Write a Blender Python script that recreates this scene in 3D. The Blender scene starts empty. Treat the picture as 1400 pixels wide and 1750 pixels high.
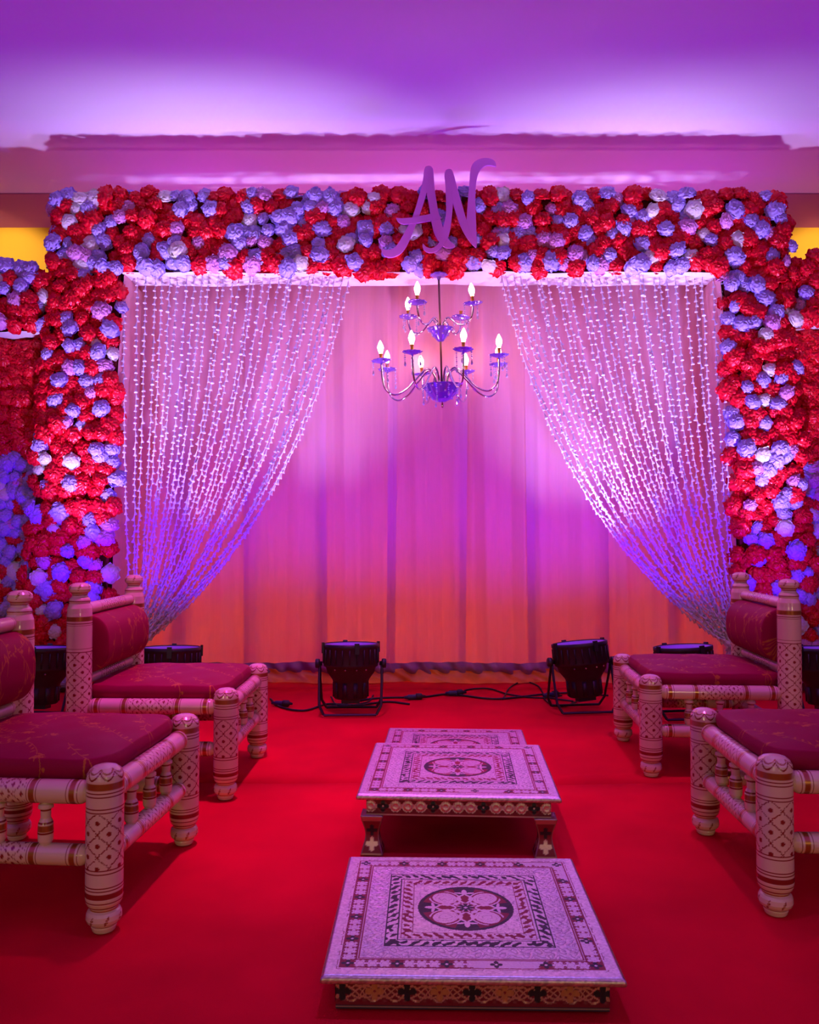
import bpy, bmesh, math, random
import numpy as np
from mathutils import Vector, Matrix, Euler

R = math.radians
random.seed(7)
rng = np.random.default_rng(7)
C = bpy.context.scene.collection
SC = bpy.context.scene

# ------------------------------------------------------------------ camera
PITCH = R(1.43)
cam = bpy.data.objects.new('camera', bpy.data.cameras.new('camera'))
cam.location = (0, 0, 1.0)
cam.rotation_euler = (R(90) + PITCH, 0, 0)
cam.data.sensor_fit = 'HORIZONTAL'
cam.data.sensor_width = 36.0
cam.data.lens = 36.0
cam.data.clip_start = 0.02
C.objects.link(cam)
SC.camera = cam

# ------------------------------------------------------------------ world, exposure
SC.view_settings.view_transform = 'Standard'
SC.view_settings.look = 'None'
SC.view_settings.gamma = 1.0
SC.view_settings.use_curve_mapping = False
SC.view_settings.exposure = 0.12
w = bpy.data.worlds.new('world')
w.use_nodes = True
w.node_tree.nodes['Background'].inputs[0].default_value = (0.25, 0.12, 0.35, 1)
w.node_tree.nodes['Background'].inputs[1].default_value = 0.02
SC.world = w
SC.cycles.use_denoising = True
SC.cycles.max_bounces = 4
SC.cycles.diffuse_bounces = 3
SC.cycles.glossy_bounces = 2
SC.cycles.transmission_bounces = 4
SC.cycles.transparent_max_bounces = 4
SC.cycles.caustics_reflective = False
SC.cycles.caustics_refractive = False
SC.cycles.use_adaptive_sampling = True
SC.cycles.adaptive_threshold = 0.1
SC.cycles.sample_clamp_indirect = 4.0


def lamp(name, kind, loc, rot, power, color, **kw):
    d = bpy.data.lights.new(name, kind)
    d.energy = power
    d.color = color
    for k, v in kw.items():
        setattr(d, k, v)
    o = bpy.data.objects.new(name, d)
    o.location = loc
    o.rotation_euler = rot
    C.objects.link(o)
    return o


CEIL = 3.56
WALL_Y = 6.80
# warm spots added to brighten the yellow wall beyond each end of the stage
for x in (-3.35, 3.45):
    lamp('wall_fill', 'SPOT', (x, 6.05, CEIL - 0.10), (R(68), 0, 0), 27, (1.0, 0.76, 0.46), spot_size=R(75), spot_blend=0.6, shadow_soft_size=0.05)
# unseen rose fill added behind the drape so that it glows through the voile
for x in (-1.6, 0.1, 1.9):
    lamp('rear_fill', 'AREA', (x, 6.55, 0.12), (R(118), 0, 0), 31, (1.0, 0.28, 0.72), shape='DISK', size=0.25)
# violet fill added behind the arch to tint the ceiling there
for x in (-1.5, 0.2, 1.9):
    lamp('ceiling_fill', 'AREA', (x, 5.78, 2.78), (R(180), 0, 0), 3.4, (0.50, 0.0, 1.0), shape='RECTANGLE', size=1.2, size_y=0.08)
# dim warm fill added behind the camera to light upright faces
for x in (-2.6, 2.6):
    lamp('hall_fill', 'AREA', (x, -4.7, 1.7), (R(90), 0, 0), 28, (1.0, 0.78, 0.38), shape='DISK', size=0.6)
# rose and violet fill spots added over the aisle, the left one stronger
lamp('aisle_fill', 'SPOT', (-0.50, 3.05, CEIL - 0.06), (R(6), 0, 0), 300, (1.0, 0.06, 0.85), spot_size=R(56), spot_blend=1.0, shadow_soft_size=0.08)
lamp('aisle_fill', 'SPOT', (1.05, 3.05, CEIL - 0.06), (R(8), 0, 0), 120, (0.85, 0.10, 1.0), spot_size=R(60), spot_blend=1.0, shadow_soft_size=0.08)
lamp('aisle_fill', 'SPOT', (0.15, 1.75, CEIL - 0.06), (R(5), 0, 0), 120, (0.34, 0.20, 1.0), spot_size=R(40), spot_blend=1.0, shadow_soft_size=0.08)
# violet fill added beside and behind the seating to tint the hall ceiling
for x in (-3.4, 3.4):
    for y in (-1.5, 1.6):
        lamp('violet_fill', 'SPOT', (x, y, 0.3), (R(180), R(-12 if x < 0 else 12), 0), 320, (0.34, 0.00, 1.0), spot_size=R(125), spot_blend=1.0, shadow_soft_size=0.08)


# ------------------------------------------------------------------ helpers
def P(px, py, Y):
    dx = (px - 700) / 1400.0
    dz = (875 - py) / 1400.0
    d = Vector((dx, math.cos(PITCH) - dz * math.sin(PITCH), math.sin(PITCH) + dz * math.cos(PITCH)))
    return Vector((0, 0, 1.0)) + d * (Y / d.y)


def G(px, py, z=0.0):
    d = P(px, py, 1.0) - Vector((0, 0, 1.0))
    t = (z - 1.0) / d.z
    return Vector((0, 0, 1.0)) + d * t


def mesh(name, verts, faces, mat, smooth=True, cols=None):
    me = bpy.data.meshes.new(name)
    verts = np.asarray(verts, dtype=np.float64)
    me.from_pydata(verts.tolist(), [], faces if isinstance(faces, list) else faces.tolist())
    if cols is not None:
        a = me.color_attributes.new('Col', 'FLOAT_COLOR', 'POINT')
        a.data.foreach_set('color', np.asarray(cols, dtype=np.float32).ravel())
    if smooth:
        me.polygons.foreach_set('use_smooth', [True] * len(me.polygons))
    if mat:
        me.materials.append(mat)
    me.update()
    return me


def put(name, me, parent=None, loc=(0, 0, 0), rot=(0, 0, 0), scale=(1, 1, 1)):
    o = bpy.data.objects.new(name, me)
    o.location = loc
    o.rotation_euler = rot
    o.scale = scale if hasattr(scale, '__len__') else (scale,) * 3
    if parent:
        o.parent = parent
    C.objects.link(o)
    return o


def empty(name, loc=(0, 0, 0), rz=0.0):
    o = bpy.data.objects.new(name, None)
    o.location = loc
    o.rotation_euler = (0, 0, rz)
    o.empty_display_size = 0.1
    C.objects.link(o)
    return o


def tag(o, label=None, cat=None, group=None, kind=None):
    if label:
        o['label'] = label
    if cat:
        o['category'] = cat
    if group:
        o['group'] = group
    if kind:
        o['kind'] = kind
    return o


def copy_tree(o, parent=None):
    c = o.copy()
    C.objects.link(c)
    c.parent = parent
    for ch in list(o.children):
        copy_tree(ch, c)
    return c


def grid(nu, nv, closed=False, off=0):
    m = nu if closed else nu - 1
    i = np.arange(m)[:, None]
    j = np.arange(nv - 1)[None, :]
    i2 = (i + 1) % nu
    f = np.stack([i * nv + j + 0 * i, i2 * nv + j, i2 * nv + j + 1, i * nv + j + 1 + 0 * i], axis=-1).reshape(-1, 4)
    return f + off


class MB:
    """collects pieces into one mesh"""

    def __init__(s):
        s.v = []
        s.f = []

    def add(s, v, f):
        n = len(s.v)
        s.v += [tuple(p) for p in v]
        s.f += [tuple(int(i) + n for i in q) for q in f]
        return s

    def box(s, a, b, M=None):
        x0, y0, z0 = a
        x1, y1, z1 = b
        v = [(x0, y0, z0), (x1, y0, z0), (x1, y1, z0), (x0, y1, z0), (x0, y0, z1), (x1, y0, z1), (x1, y1, z1), (x0, y1, z1)]
        if M is not None:
            v = [M @ Vector(p) for p in v]
        return s.add(v, [(0, 3, 2, 1), (4, 5, 6, 7), (0, 1, 5, 4), (1, 2, 6, 5), (2, 3, 7, 6), (3, 0, 4, 7)])

    def lathe(s, prof, n=24, M=None, scallop=0, amp=0.0):
        v = []
        for k in range(n):
            a = 2 * math.pi * k / n
            q = 1 + amp * math.cos(a * scallop) if scallop else 1
            for r, z in prof:
                p = Vector((r * q * math.cos(a), r * q * math.sin(a), z))
                v.append(M @ p if M is not None else p)
        return s.add(v, grid(n, len(prof), True))

    def tube(s, pts, r, n=8, cap=True):
        pts = [Vector(p) for p in pts]
        rs = r if hasattr(r, '__len__') else [r] * len(pts)
        base = len(s.v)
        up = Vector((0, 0, 1))
        prev = None
        for k, p in enumerate(pts):
            t = (pts[min(k + 1, len(pts) - 1)] - pts[max(k - 1, 0)]).normalized()
            if prev is None:
                ref = up if abs(t.z) < 0.95 else Vector((1, 0, 0))
                a = t.cross(ref).normalized()
            else:
                a = (prev - t * prev.dot(t)).normalized()
            prev = a
            b = t.cross(a)
            for i in range(n):
                q = 2 * math.pi * i / n
                s.v.append(tuple(p + (a * math.cos(q) + b * math.sin(q)) * rs[k]))
        for k in range(len(pts) - 1):
            for i in range(n):
                j = (i + 1) % n
                s.f.append((base + k * n + i, base + k * n + j, base + (k + 1) * n + j, base + (k + 1) * n + i))
        if cap:
            s.f.append(tuple(base + i for i in range(n))[::-1])
            s.f.append(tuple(base + (len(pts) - 1) * n + i for i in range(n)))
        return s

    def mesh(s, name, mat, smooth=True):
        return mesh(name, s.v, s.f, mat, smooth)

    def build(s, name, mat, parent=None, smooth=True, **kw):
        return put(name, s.mesh(name, mat, smooth), parent, **kw)


def bevel(o, wd=0.004, seg=2):
    m = o.modifiers.new('bevel', 'BEVEL')
    m.width = wd
    m.segments = seg
    m.limit_method = 'ANGLE'
    return o


def spline(pts, n):
    """Catmull-Rom through the points"""
    pts = [Vector(p) for p in pts]
    q = [pts[0] * 2 - pts[1]] + pts + [pts[-1] * 2 - pts[-2]]
    out = []
    for k in range(1, len(q) - 2):
        for i in range(n):
            t = i / n
            a, b, c, d = q[k - 1], q[k], q[k + 1], q[k + 2]
            out.append(0.5 * ((2 * b) + (c - a) * t + (2 * a - 5 * b + 4 * c - d) * t * t + (3 * b - a - 3 * c + d) * t ** 3))
    out.append(pts[-1])
    return out


# ------------------------------------------------------------------ materials
def mat(name, col, rough=0.5, metal=0.0, **kw):
    m = bpy.data.materials.new(name)
    m.use_nodes = True
    b = m.node_tree.nodes['Principled BSDF']
    b.inputs['Base Color'].default_value = (*col, 1)
    b.inputs['Roughness'].default_value = rough
    b.inputs['Metallic'].default_value = metal
    for k, v in kw.items():
        b.inputs[k].default_value = v
    return m


def vary(m, scale=30, lo=0.8, hi=1.15, bump=0.0, bscale=200, detail=3):
    """multiply the base colour by a noise and add a fine bump"""
    nt = m.node_tree
    b = nt.nodes['Principled BSDF']
    col = tuple(b.inputs['Base Color'].default_value)
    tc = nt.nodes.new('ShaderNodeTexCoord')
    n = nt.nodes.new('ShaderNodeTexNoise')
    n.inputs['Scale'].default_value = scale
    n.inputs['Detail'].default_value = detail
    nt.links.new(tc.outputs['Object'], n.inputs['Vector'])
    r = nt.nodes.new('ShaderNodeMapRange')
    r.inputs[1].default_value = 0.3
    r.inputs[2].default_value = 0.7
    r.inputs[3].default_value = lo
    r.inputs[4].default_value = hi
    nt.links.new(n.outputs['Fac'], r.inputs[0])
    mx = nt.nodes.new('ShaderNodeVectorMath')
    mx.operation = 'SCALE'
    mx.inputs[0].default_value = col[:3]
    nt.links.new(r.outputs[0], mx.inputs['Scale'])
    nt.links.new(mx.outputs[0], b.inputs['Base Color'])
    if bump:
        n2 = nt.nodes.new('ShaderNodeTexNoise')
        n2.inputs['Scale'].default_value = bscale
        n2.inputs['Detail'].default_value = 4
        nt.links.new(tc.outputs['Object'], n2.inputs['Vector'])
        bp = nt.nodes.new('ShaderNodeBump')
        bp.inputs['Strength'].default_value = bump
        bp.inputs['Distance'].default_value = 0.004
        nt.links.new(n2.outputs['Fac'], bp.inputs['Height'])
        nt.links.new(bp.outputs[0], b.inputs['Normal'])
    return m


def painted(name, rough=0.3, rough_metal=0.35, bump=0.0, bscale=300, coat=0.0, spec=0.5):
    """colour from the pattern attribute; its alpha says where the paint is metallic"""
    m = mat(name, (1, 1, 1), rough)
    nt = m.node_tree
    b = nt.nodes['Principled BSDF']
    b.inputs['Coat Weight'].default_value = coat
    b.inputs['Coat Roughness'].default_value = 0.12
    b.inputs['Specular IOR Level'].default_value = spec
    a = nt.nodes.new('ShaderNodeAttribute')
    a.attribute_name = 'Col'
    nt.links.new(a.outputs['Color'], b.inputs['Base Color'])
    nt.links.new(a.outputs['Alpha'], b.inputs['Metallic'])
    r = nt.nodes.new('ShaderNodeMapRange')
    r.inputs[3].default_value = rough
    r.inputs[4].default_value = rough_metal
    nt.links.new(a.outputs['Alpha'], r.inputs[0])
    nt.links.new(r.outputs[0], b.inputs['Roughness'])
    if bump:
        tc = nt.nodes.new('ShaderNodeTexCoord')
        n2 = nt.nodes.new('ShaderNodeTexNoise')
        n2.inputs['Scale'].default_value = bscale
        nt.links.new(tc.outputs['Object'], n2.inputs['Vector'])
        bp = nt.nodes.new('ShaderNodeBump')
        bp.inputs['Strength'].default_value = bump
        bp.inputs['Distance'].default_value = 0.003
        nt.links.new(n2.outputs['Fac'], bp.inputs['Height'])
        nt.links.new(bp.outputs[0], b.inputs['Normal'])
    return m


def emit(name, col, strength):
    m = bpy.data.materials.new(name)
    m.use_nodes = True
    b = m.node_tree.nodes['Principled BSDF']
    b.inputs['Base Color'].default_value = (0.8, 0.8, 0.8, 1)
    b.inputs['Emission Color'].default_value = (*col, 1)
    b.inputs['Emission Strength'].default_value = strength
    return m


def sheer(name, col, trans=0.5):
    """thin cloth: part of the light goes through"""
    m = bpy.data.materials.new(name)
    m.use_nodes = True
    nt = m.node_tree
    nt.nodes.remove(nt.nodes['Principled BSDF'])
    d = nt.nodes.new('ShaderNodeBsdfDiffuse')
    t = nt.nodes.new('ShaderNodeBsdfTranslucent')
    x = nt.nodes.new('ShaderNodeMixShader')
    tc = nt.nodes.new('ShaderNodeTexCoord')
    mp = nt.nodes.new('ShaderNodeMapping')
    mp.inputs['Scale'].default_value = (220, 220, 6)
    n = nt.nodes.new('ShaderNodeTexNoise')
    n.inputs['Scale'].default_value = 1.0
    nt.links.new(tc.outputs['Object'], mp.inputs[0])
    nt.links.new(mp.outputs[0], n.inputs['Vector'])
    r = nt.nodes.new('ShaderNodeMapRange')
    r.inputs[3].default_value = 0.95
    r.inputs[4].default_value = 1.04
    nt.links.new(n.outputs['Fac'], r.inputs[0])
    v = nt.nodes.new('ShaderNodeVectorMath')
    v.operation = 'SCALE'
    v.inputs[0].default_value = col
    nt.links.new(r.outputs[0], v.inputs['Scale'])
    nt.links.new(v.outputs[0], d.inputs[0])
    nt.links.new(v.outputs[0], t.inputs[0])
    x.inputs[0].default_value = trans
    nt.links.new(d.outputs[0], x.inputs[1])
    nt.links.new(t.outputs[0], x.inputs[2])
    nt.links.new(x.outputs[0], nt.nodes['Material Output'].inputs[0])
    return m


M_carpet = vary(mat('red_carpet', (0.70, 0.0012, 0.020), 0.95, **{'Specular IOR Level': 0.1}), 2.2, 0.78, 1.1, bump=0.35, bscale=420)
M_ceiling = vary(mat('ceiling_paint', (0.80, 0.78, 0.80), 0.9), 0.8, 0.97, 1.02)
M_soffit = vary(mat('mauve_brown_strip', (0.38, 0.13, 0.26), 0.9), 1.2, 0.95, 1.04)
M_wall = vary(mat('yellow_wall_paint', (0.85, 0.50, 0.03), 0.85), 1.5, 0.94, 1.04)
M_wall2 = vary(mat('hall_wall_paint', (0.30, 0.22, 0.20), 0.9), 1.5, 0.94, 1.04)
M_drape = sheer('pink_voile', (0.93, 0.52, 0.72), 0.5)
M_white_cloth = vary(mat('white_cloth', (0.86, 0.80, 0.84), 0.85), 14, 0.92, 1.04, bump=0.2, bscale=40)
M_pink_cloth = vary(mat('pink_cloth', (0.85, 0.42, 0.46), 0.85), 14, 0.92, 1.04)
M_backing = mat('red_net_backing', (0.16, 0.004, 0.01), 0.9)
M_red_f = vary(mat('red_silk_petal', (0.90, 0.005, 0.030), 0.33, **{'Specular IOR Level': 0.4}), 16, 0.75, 1.2)
M_violet_lit_f = vary(mat('violet_lit_petal', (0.52, 0.42, 0.96), 0.36), 16, 0.85, 1.1)
M_white_f = vary(mat('white_silk_petal', (0.88, 0.88, 0.86), 0.45), 16, 0.92, 1.06)
M_pink_lit_f = vary(mat('pink_lit_petal', (0.78, 0.32, 0.70), 0.42), 16, 0.85, 1.12)
M_garland = vary(mat('white_floret', (0.80, 0.72, 0.95), 0.5), 30, 0.9, 1.05)
M_black = vary(mat('black_powder_coat', (0.012, 0.012, 0.014), 0.45), 60, 0.8, 1.2)
M_rubber = mat('black_rubber', (0.010, 0.010, 0.012), 0.5)
M_plug = mat('blue_black_plastic', (0.02, 0.02, 0.07), 0.4)
M_screw = mat('steel_screw', (0.5, 0.5, 0.5), 0.3, 1.0)
M_rim_glow = mat('violet_rim_glow', (0.45, 0.25, 0.85), 0.4)
M_lens = emit('violet_led_lens', (0.18, 0.03, 1.0), 0.9)
M_letter = vary(mat('lilac_acrylic', (0.78, 0.24, 0.76), 0.25), 3, 0.97, 1.03)
M_chrome = mat('chrome', (0.75, 0.72, 0.85), 0.12, 1.0)
M_rod = mat('dark_bronze_rod', (0.20, 0.10, 0.10), 0.3, 0.8)
M_glass = mat('violet_cut_glass', (0.36, 0.22, 0.85), 0.10, 0.65)
M_crystal = mat('crystal_bead', (0.80, 0.74, 0.98), 0.05, 0.35)
M_gold = mat('gold_sleeve', (0.75, 0.38, 0.06), 0.35, 0.8)
M_bulb = emit('warm_bulb', (1.0, 0.46, 0.36), 42.0)
M_satin = vary(mat('orange_satin', (0.95, 0.27, 0.03), 0.32), 10, 0.85, 1.1)
M_mauve_satin = vary(mat('mauve_satin', (0.36, 0.15, 0.24), 0.35), 12, 0.8, 1.1)
M_lacquer = painted('ivory_lacquer_painted', 0.25, 0.32, coat=0.6)
M_brocade = painted('burgundy_brocade', 0.55, 0.4, bump=0.25, bscale=500, spec=0.12)
M_foil = painted('embossed_metal_foil', 0.5, 0.40, bump=0.25, bscale=160)
M_dark_wood = mat('dark_underside_wood', (0.03, 0.012, 0.01), 0.7)

# ------------------------------------------------------------------ the room
X0, X1, Y0 = -6.5, 6.5, -5.0


def struct(name, a, b, m):
    o = MB().box(a, b).build(name, m, smooth=False)
    return tag(o, kind='structure')


floor = struct('floor', (X0, Y0, -0.12), (X1, WALL_Y, -0.006), M_wall2)
struct('ceiling', (X0, Y0, CEIL), (X1, WALL_Y, CEIL + 0.12), M_ceiling)
struct('trim_1', (X0, 6.12, CEIL - 0.007), (X1, WALL_Y, CEIL - 0.001), M_soffit)  # back strip of the ceiling, in a darker mauve brown
struct('wall_back', (X0, WALL_Y, -0.12), (X1, WALL_Y + 0.12, CEIL + 0.12), M_wall)
struct('wall_left', (X0 - 0.12, Y0, -0.12), (X0, WALL_Y, CEIL + 0.12), M_wall2)
struct('wall_right', (X1, Y0, -0.12), (X1 + 0.12, WALL_Y, CEIL + 0.12), M_wall2)
struct('wall_front', (X0, Y0 - 0.12, -0.12), (X1, Y0, CEIL + 0.12), M_wall2)

# carpet laid in strips across the hall; the joints are slightly open and one edge curls
ys = [Y0 + 0.02, -2.6, -0.7, 1.30, 3.30, 5.25, WALL_Y - 0.02]
for k in range(len(ys) - 1):
    nx, ny = 90, 14
    xs = np.linspace(X0 + 0.02, X1 - 0.02, nx)
    v = []
    for i, x in enumerate(xs):
        wob0 = 0.018 * math.sin(x * 1.9 + k) + 0.01 * math.sin(x * 5.3 + 2 * k)
        wob1 = 0.018 * math.sin(x * 1.9 + k + 1) + 0.01 * math.sin(x * 5.3 + 2 * k + 2)
        a = ys[k] + (wob0 if k else 0) + 0.0004
        b = ys[k + 1] + (wob1 if k < len(ys) - 2 else 0) - 0.0004
        for j in range(ny):
            t = j / (ny - 1)
            e = min(t, 1 - t) * (b - a)
            z = 0.0 + 0.0025 * math.exp(-e / 0.03) * max(0.0, math.sin(x * 1.1 + 2 * k)) + 0.0012 * math.sin(x * 2.3 + t * 5 + k)
            v.append((x, a + (b - a) * t, z - 0.0015))
    n = len(v)
    v2 = v + [(p[0], p[1], -0.006) for p in v]
    f = grid(nx, ny).tolist()
    f += [(i, i + 1, n + i + 1, n + i) for i in range(0, ny - 1)]
    for i in range(nx - 1):
        f.append((i * ny, n + i * ny, n + (i + 1) * ny, (i + 1) * ny))
        f.append((i * ny + ny - 1, (i + 1) * ny + ny - 1, n + (i + 1) * ny + ny - 1, n + i * ny + ny - 1))
    put('carpet_strip', mesh('carpet_strip', v2, f, M_carpet), floor)

# ------------------------------------------------------------------ pink backdrop drape
DY = 5.60
drape = empty('backdrop_drape', (0, DY, 0))
tag(drape, 'tall pleated pink voile drape hanging behind the chandelier', 'curtain')
nP = 9
x_edges = np.linspace(-2.05, 2.28, nP + 1)
for k in range(nP):
    xa, xb = x_edges[k] - 0.035, x_edges[k + 1] + 0.035
    nu, nv = 90, 26
    ph = random.uniform(0, 6)
    top = 2.80 + random.uniform(-0.035, 0.035)
    v = []
    for i in range(nu):
        s = i / (nu - 1)
        x = xa + (xb - xa) * s
        for j in range(nv):
            t = j / (nv - 1)
            z = 0.06 + t * (top - 0.06) + (0.015 * math.sin(s * 9 + ph) * t if j == nv - 1 else 0)
            y = 0.022 * math.sin(s * 11 + ph + 0.5 * math.sin(t * 3 + k)) + 0.006 * math.sin(s * 27 + 2 * ph + t) + 0.0016 * math.sin(s * 63 + t * 2)
            y += (k % 2) * 0.028 - 0.05 * (1 - t) * 0.3
            xx = x + 0.012 * math.sin(t * 2.4 + ph + s * 5)
            v.append((xx, y, z))
    put('drape_panel', mesh('drape_panel', v, grid(nu, nv), M_drape), drape)
rod = MB().tube([(-2.2, 0.04, 2.86), (2.4, 0.04, 2.86)], 0.018, 10)
rod.build('curtain_rod', M_rod, drape)
# ruffled mauve hem and orange satin along the floor
v = []
nu, nv = 420, 7
for i in range(nu):
    s = i / (nu - 1)
    x = -2.05 + 4.33 * s
    for j in range(nv):
        t = j / (nv - 1)
        z = 0.045 + t * 0.080 + 0.004 * math.sin(x * 7) + 0.003 * math.sin(x * 23)
        y = -0.065 - 0.018 * math.sin(t * math.pi) * (1 + 0.7 * math.sin(x * 31 + t * 2)) - 0.012 * math.sin(x * 57 + 3 * t)
        v.append((x, y, z))
put('hem_ruffle', mesh('hem_ruffle', v, grid(nu, nv), M_mauve_satin), drape)
v = []
nu, nv = 420, 9
for i in range(nu):
    s = i / (nu - 1)
    x = -2.05 + 4.33 * s
    sw = abs(math.sin(x * 2.7 + 0.5 * math.sin(x * 1.3)))
    for j in range(nv):
        t = j / (nv - 1)
        z = 0.005 + t * (0.085 - 0.02 * sw)
        y = -0.075 - 0.07 * (1 - t) ** 2 * (0.4 + sw) - 0.012 * math.sin(x * 19 + t * 4) * (1 - t) - 0.006 * math.sin(x * 47 + t * 7)
        v.append((x, y, z))
put('satin_skirt', mesh('satin_skirt', v, grid(nu, nv), M_satin), drape)


# ------------------------------------------------------------------ silk flowers
def flower_mesh(name, m, seed, crinkle=0.16, skirt=10, tall=0.75):
    """full silk bloom: a crinkled dome of folded petals on a ruffled collar, unit radius, facing -Y"""
    rr = random.Random(seed)
    V, F = [], []
    n, rows = 40, 11
    ph = [rr.uniform(0, 6.3) for _ in range(8)]
    cx, cz = rr.uniform(-.12, .12), rr.uniform(-.12, .12)
    for i in range(n):
        a = 2 * math.pi * i / n
        for j in range(rows):
            q = j / (rows - 1)                      # 0 rim .. 1 middle
            lat = q * math.pi / 2
            r = math.cos(lat) ** 0.8 * 0.92
            h = math.sin(lat) ** 0.9 * tall
            # spiral folds of the petals plus crumple
            fold = math.sin(a * 4 + q * 10 + ph[0]) * 0.4 + math.sin(a * 7 - q * 14 + ph[1]) * 0.55 + math.sin(a * 12 + q * 21 + ph[2]) * 0.5 + rr.uniform(-.6, .6)
            k = 1 + crinkle * fold * (0.35 + 0.65 * math.cos(lat))
            step = 0.07 * ((q * 3.2 + 0.25 * math.sin(a * 2 + ph[3])) % 1.0)
            V.append((r * k * math.cos(a) + cx * q, -(h * (1 + crinkle * 0.7 * fold) + step - 0.1), r * k * math.sin(a) + cz * q))
    F += grid(n, rows, True).tolist()
    for L in range(2):
        base = len(V)
        m_ = 24
        k1 = rr.choice([5, 6, 7])
        for i in range(m_):
            a = 2 * math.pi * i / m_
            ru = 0.10 * math.sin(a * k1 + ph[4 + L]) + rr.uniform(-.07, .07)
            for r, h in ((0.5, -0.1), (0.88 - 0.12 * L, -0.02 + 0.13 * L), (1.04 - 0.14 * L, 0.12 + 0.17 * L)):
                rr2 = r * (1 + (ru if r > 0.7 else 0))
                V.append((rr2 * math.cos(a), -(h + (0.9 * ru if r > 0.7 else 0)), rr2 * math.sin(a)))
        F += grid(m_, 3, True, base).tolist()
    return mesh(name, V, F, m, smooth=True)


FL = {
    'red': [flower_mesh('red_rose', M_red_f, s, 0.20) for s in range(6)],
    'lilac': [flower_mesh('lilac_rose', M_violet_lit_f, 20 + s, 0.15) for s in range(6)],  # white blooms with the violet stage light put into their colour
    'white': [flower_mesh('white_rose', M_white_f, 40 + s, 0.07) for s in range(3)],
    'mauve': [flower_mesh('mauve_rose', M_pink_lit_f, 60 + s, 0.16) for s in range(3)],  # white blooms with pinkish light put into their colour
}


def pick(p_red):
    q = random.random()
    if q < p_red:
        return 'red'
    q = (q - p_red) / (1 - p_red)
    return 'lilac' if q < 0.68 else ('white' if q < 0.85 else 'mauve')


def scatter(x_lo, x_hi, z_lo, z_hi, sp, p_red, yf, out, skip=None):
    """hex-ish jittered layout; x_lo / x_hi are functions of z"""
    row = 0
    z = z_lo + sp * 0.3
    while z < z_hi:
        a, b = x_lo(z), x_hi(z)
        x = a + (0.25 if row % 2 else 0.75) * sp
        while x < b:
            jx, jz = random.uniform(-.3, .3) * sp, random.uniform(-.3, .3) * sp
            X, Z = x + jx, z + jz
            if not (skip and skip(X, Z)):
                ex = min(X - a, b - X)
                kind = pick(p_red)
                s = random.uniform(0.050, 0.068) if kind == 'red' else random.uniform(0.044, 0.062)
                tilt = 0.0
                if ex < 0.06:
                    tilt = (1 if X - a < b - X else -1) * random.uniform(0.3, 0.9)
                tz = 0.0
                if z_hi - Z < 0.06:
                    tz = random.uniform(0.2, 0.7)
                elif Z - z_lo < 0.05:
                    tz = -random.uniform(0.2, 0.6)
                dy = random.uniform(-0.022, 0.022) - (0.018 if kind != 'red' else 0)
                if ex < 0.05:
                    dy += 0.03
                out.append((kind, X, yf + dy, Z, s, tilt + random.uniform(-.3, .3), tz + random.uniform(-.3, .3), random.uniform(0, 6.28)))
            x += sp
        z += sp * 0.88
        row += 1


def plant_flowers(parent, items, cap=300):
    cnt = {}
    extra = {}
    off = parent.location
    items = sorted(items, key=lambda q: abs(q[5]) + abs(q[6]))
    for (kind, x, y, z, s, tilt, tz, spin) in items:
        me = random.choice(FL[kind])
        rot = (Euler((-tz, 0, -tilt)).to_matrix() @ Euler((0, spin, 0)).to_matrix()).to_euler()
        cnt[kind] = cnt.get(kind, 0) + 1
        loc = (x - off.x, y - off.y, z - off.z)
        sc = (s * random.uniform(.88, 1.12), s * random.uniform(.8, 1.15), s * random.uniform(.88, 1.12))
        if cnt[kind] <= cap:
            put(kind + '_rose', me, parent, loc, rot, sc)
        else:
            extra.setdefault(kind, []).append((me, loc, rot, sc))
    for kind, lst in extra.items():
        V, F = [], []
        n = 0
        for me, loc, rot, sc in lst:
            Mx = np.array(Matrix.LocRotScale(Vector(loc), rot, Vector(sc)))
            co = np.empty(len(me.vertices) * 3)
            me.vertices.foreach_get('co', co)
            co = co.reshape(-1, 3)
            V.append(co @ Mx[:3, :3].T + Mx[:3, 3])
            F += [tuple(i + n for i in p.vertices) for p in me.polygons]
            n += len(co)
        o = put(kind + '_rose_filling', mesh(kind + '_rose_filling', np.concatenate(V), F, lst[0][0].materials[0]), parent)
        o['kind'] = 'stuff'


# ------------------------------------------------------------------ flower arch
FY = 5.17     # face that carries the flowers
BK = 5.42     # back of the arch frame
SOF = 2.66    # underside of the beam
ZT = P(700, 322, 5.15).z
arch = empty('flower_arch', (0, FY, 0))
tag(arch, 'tall square arch covered in red and white silk roses, some coloured as violet-lit', 'arch')


def lin(z, a, b):      # a at the floor, b at the top
    return a + (b - a) * z / ZT


LO = lambda z: lin(z, -2.47, -2.29)
LI = lambda z: lin(z, -1.90, -1.80)
RI = lambda z: lin(z, 2.11, 1.95)
RO = lambda z: lin(z, 2.60, 2.40)


def slab(mb, xa, xb, z0, z1, ya, yb):
    a0, a1, b0, b1 = xa(z0), xa(z1), xb(z0), xb(z1)
    v = [(a0, ya, z0), (b0, ya, z0), (b0, yb, z0), (a0, yb, z0), (a1, ya, z1), (b1, ya, z1), (b1, yb, z1), (a1, yb, z1)]
    return mb.add(v, [(0, 3, 2, 1), (4, 5, 6, 7), (0, 1, 5, 4), (1, 2, 6, 5), (2, 3, 7, 6), (3, 0, 4, 7)])


oy = -FY
for nm, xa, xb, z0, z1 in (('pillar_core', LO, LI, 0.0, SOF), ('pillar_core', RI, RO, 0.0, SOF), ('beam_core', LO, RO, SOF, ZT - 0.04)):
    ins = 0.03
    m = slab(MB(), lambda z: xa(z) + ins, lambda z: xb(z) - ins, z0 + (0.002 if z0 == 0 else 0.001), z1 - 0.001, 0.02, BK - FY)
    m.build(nm, M_backing, arch, smooth=False)


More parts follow.
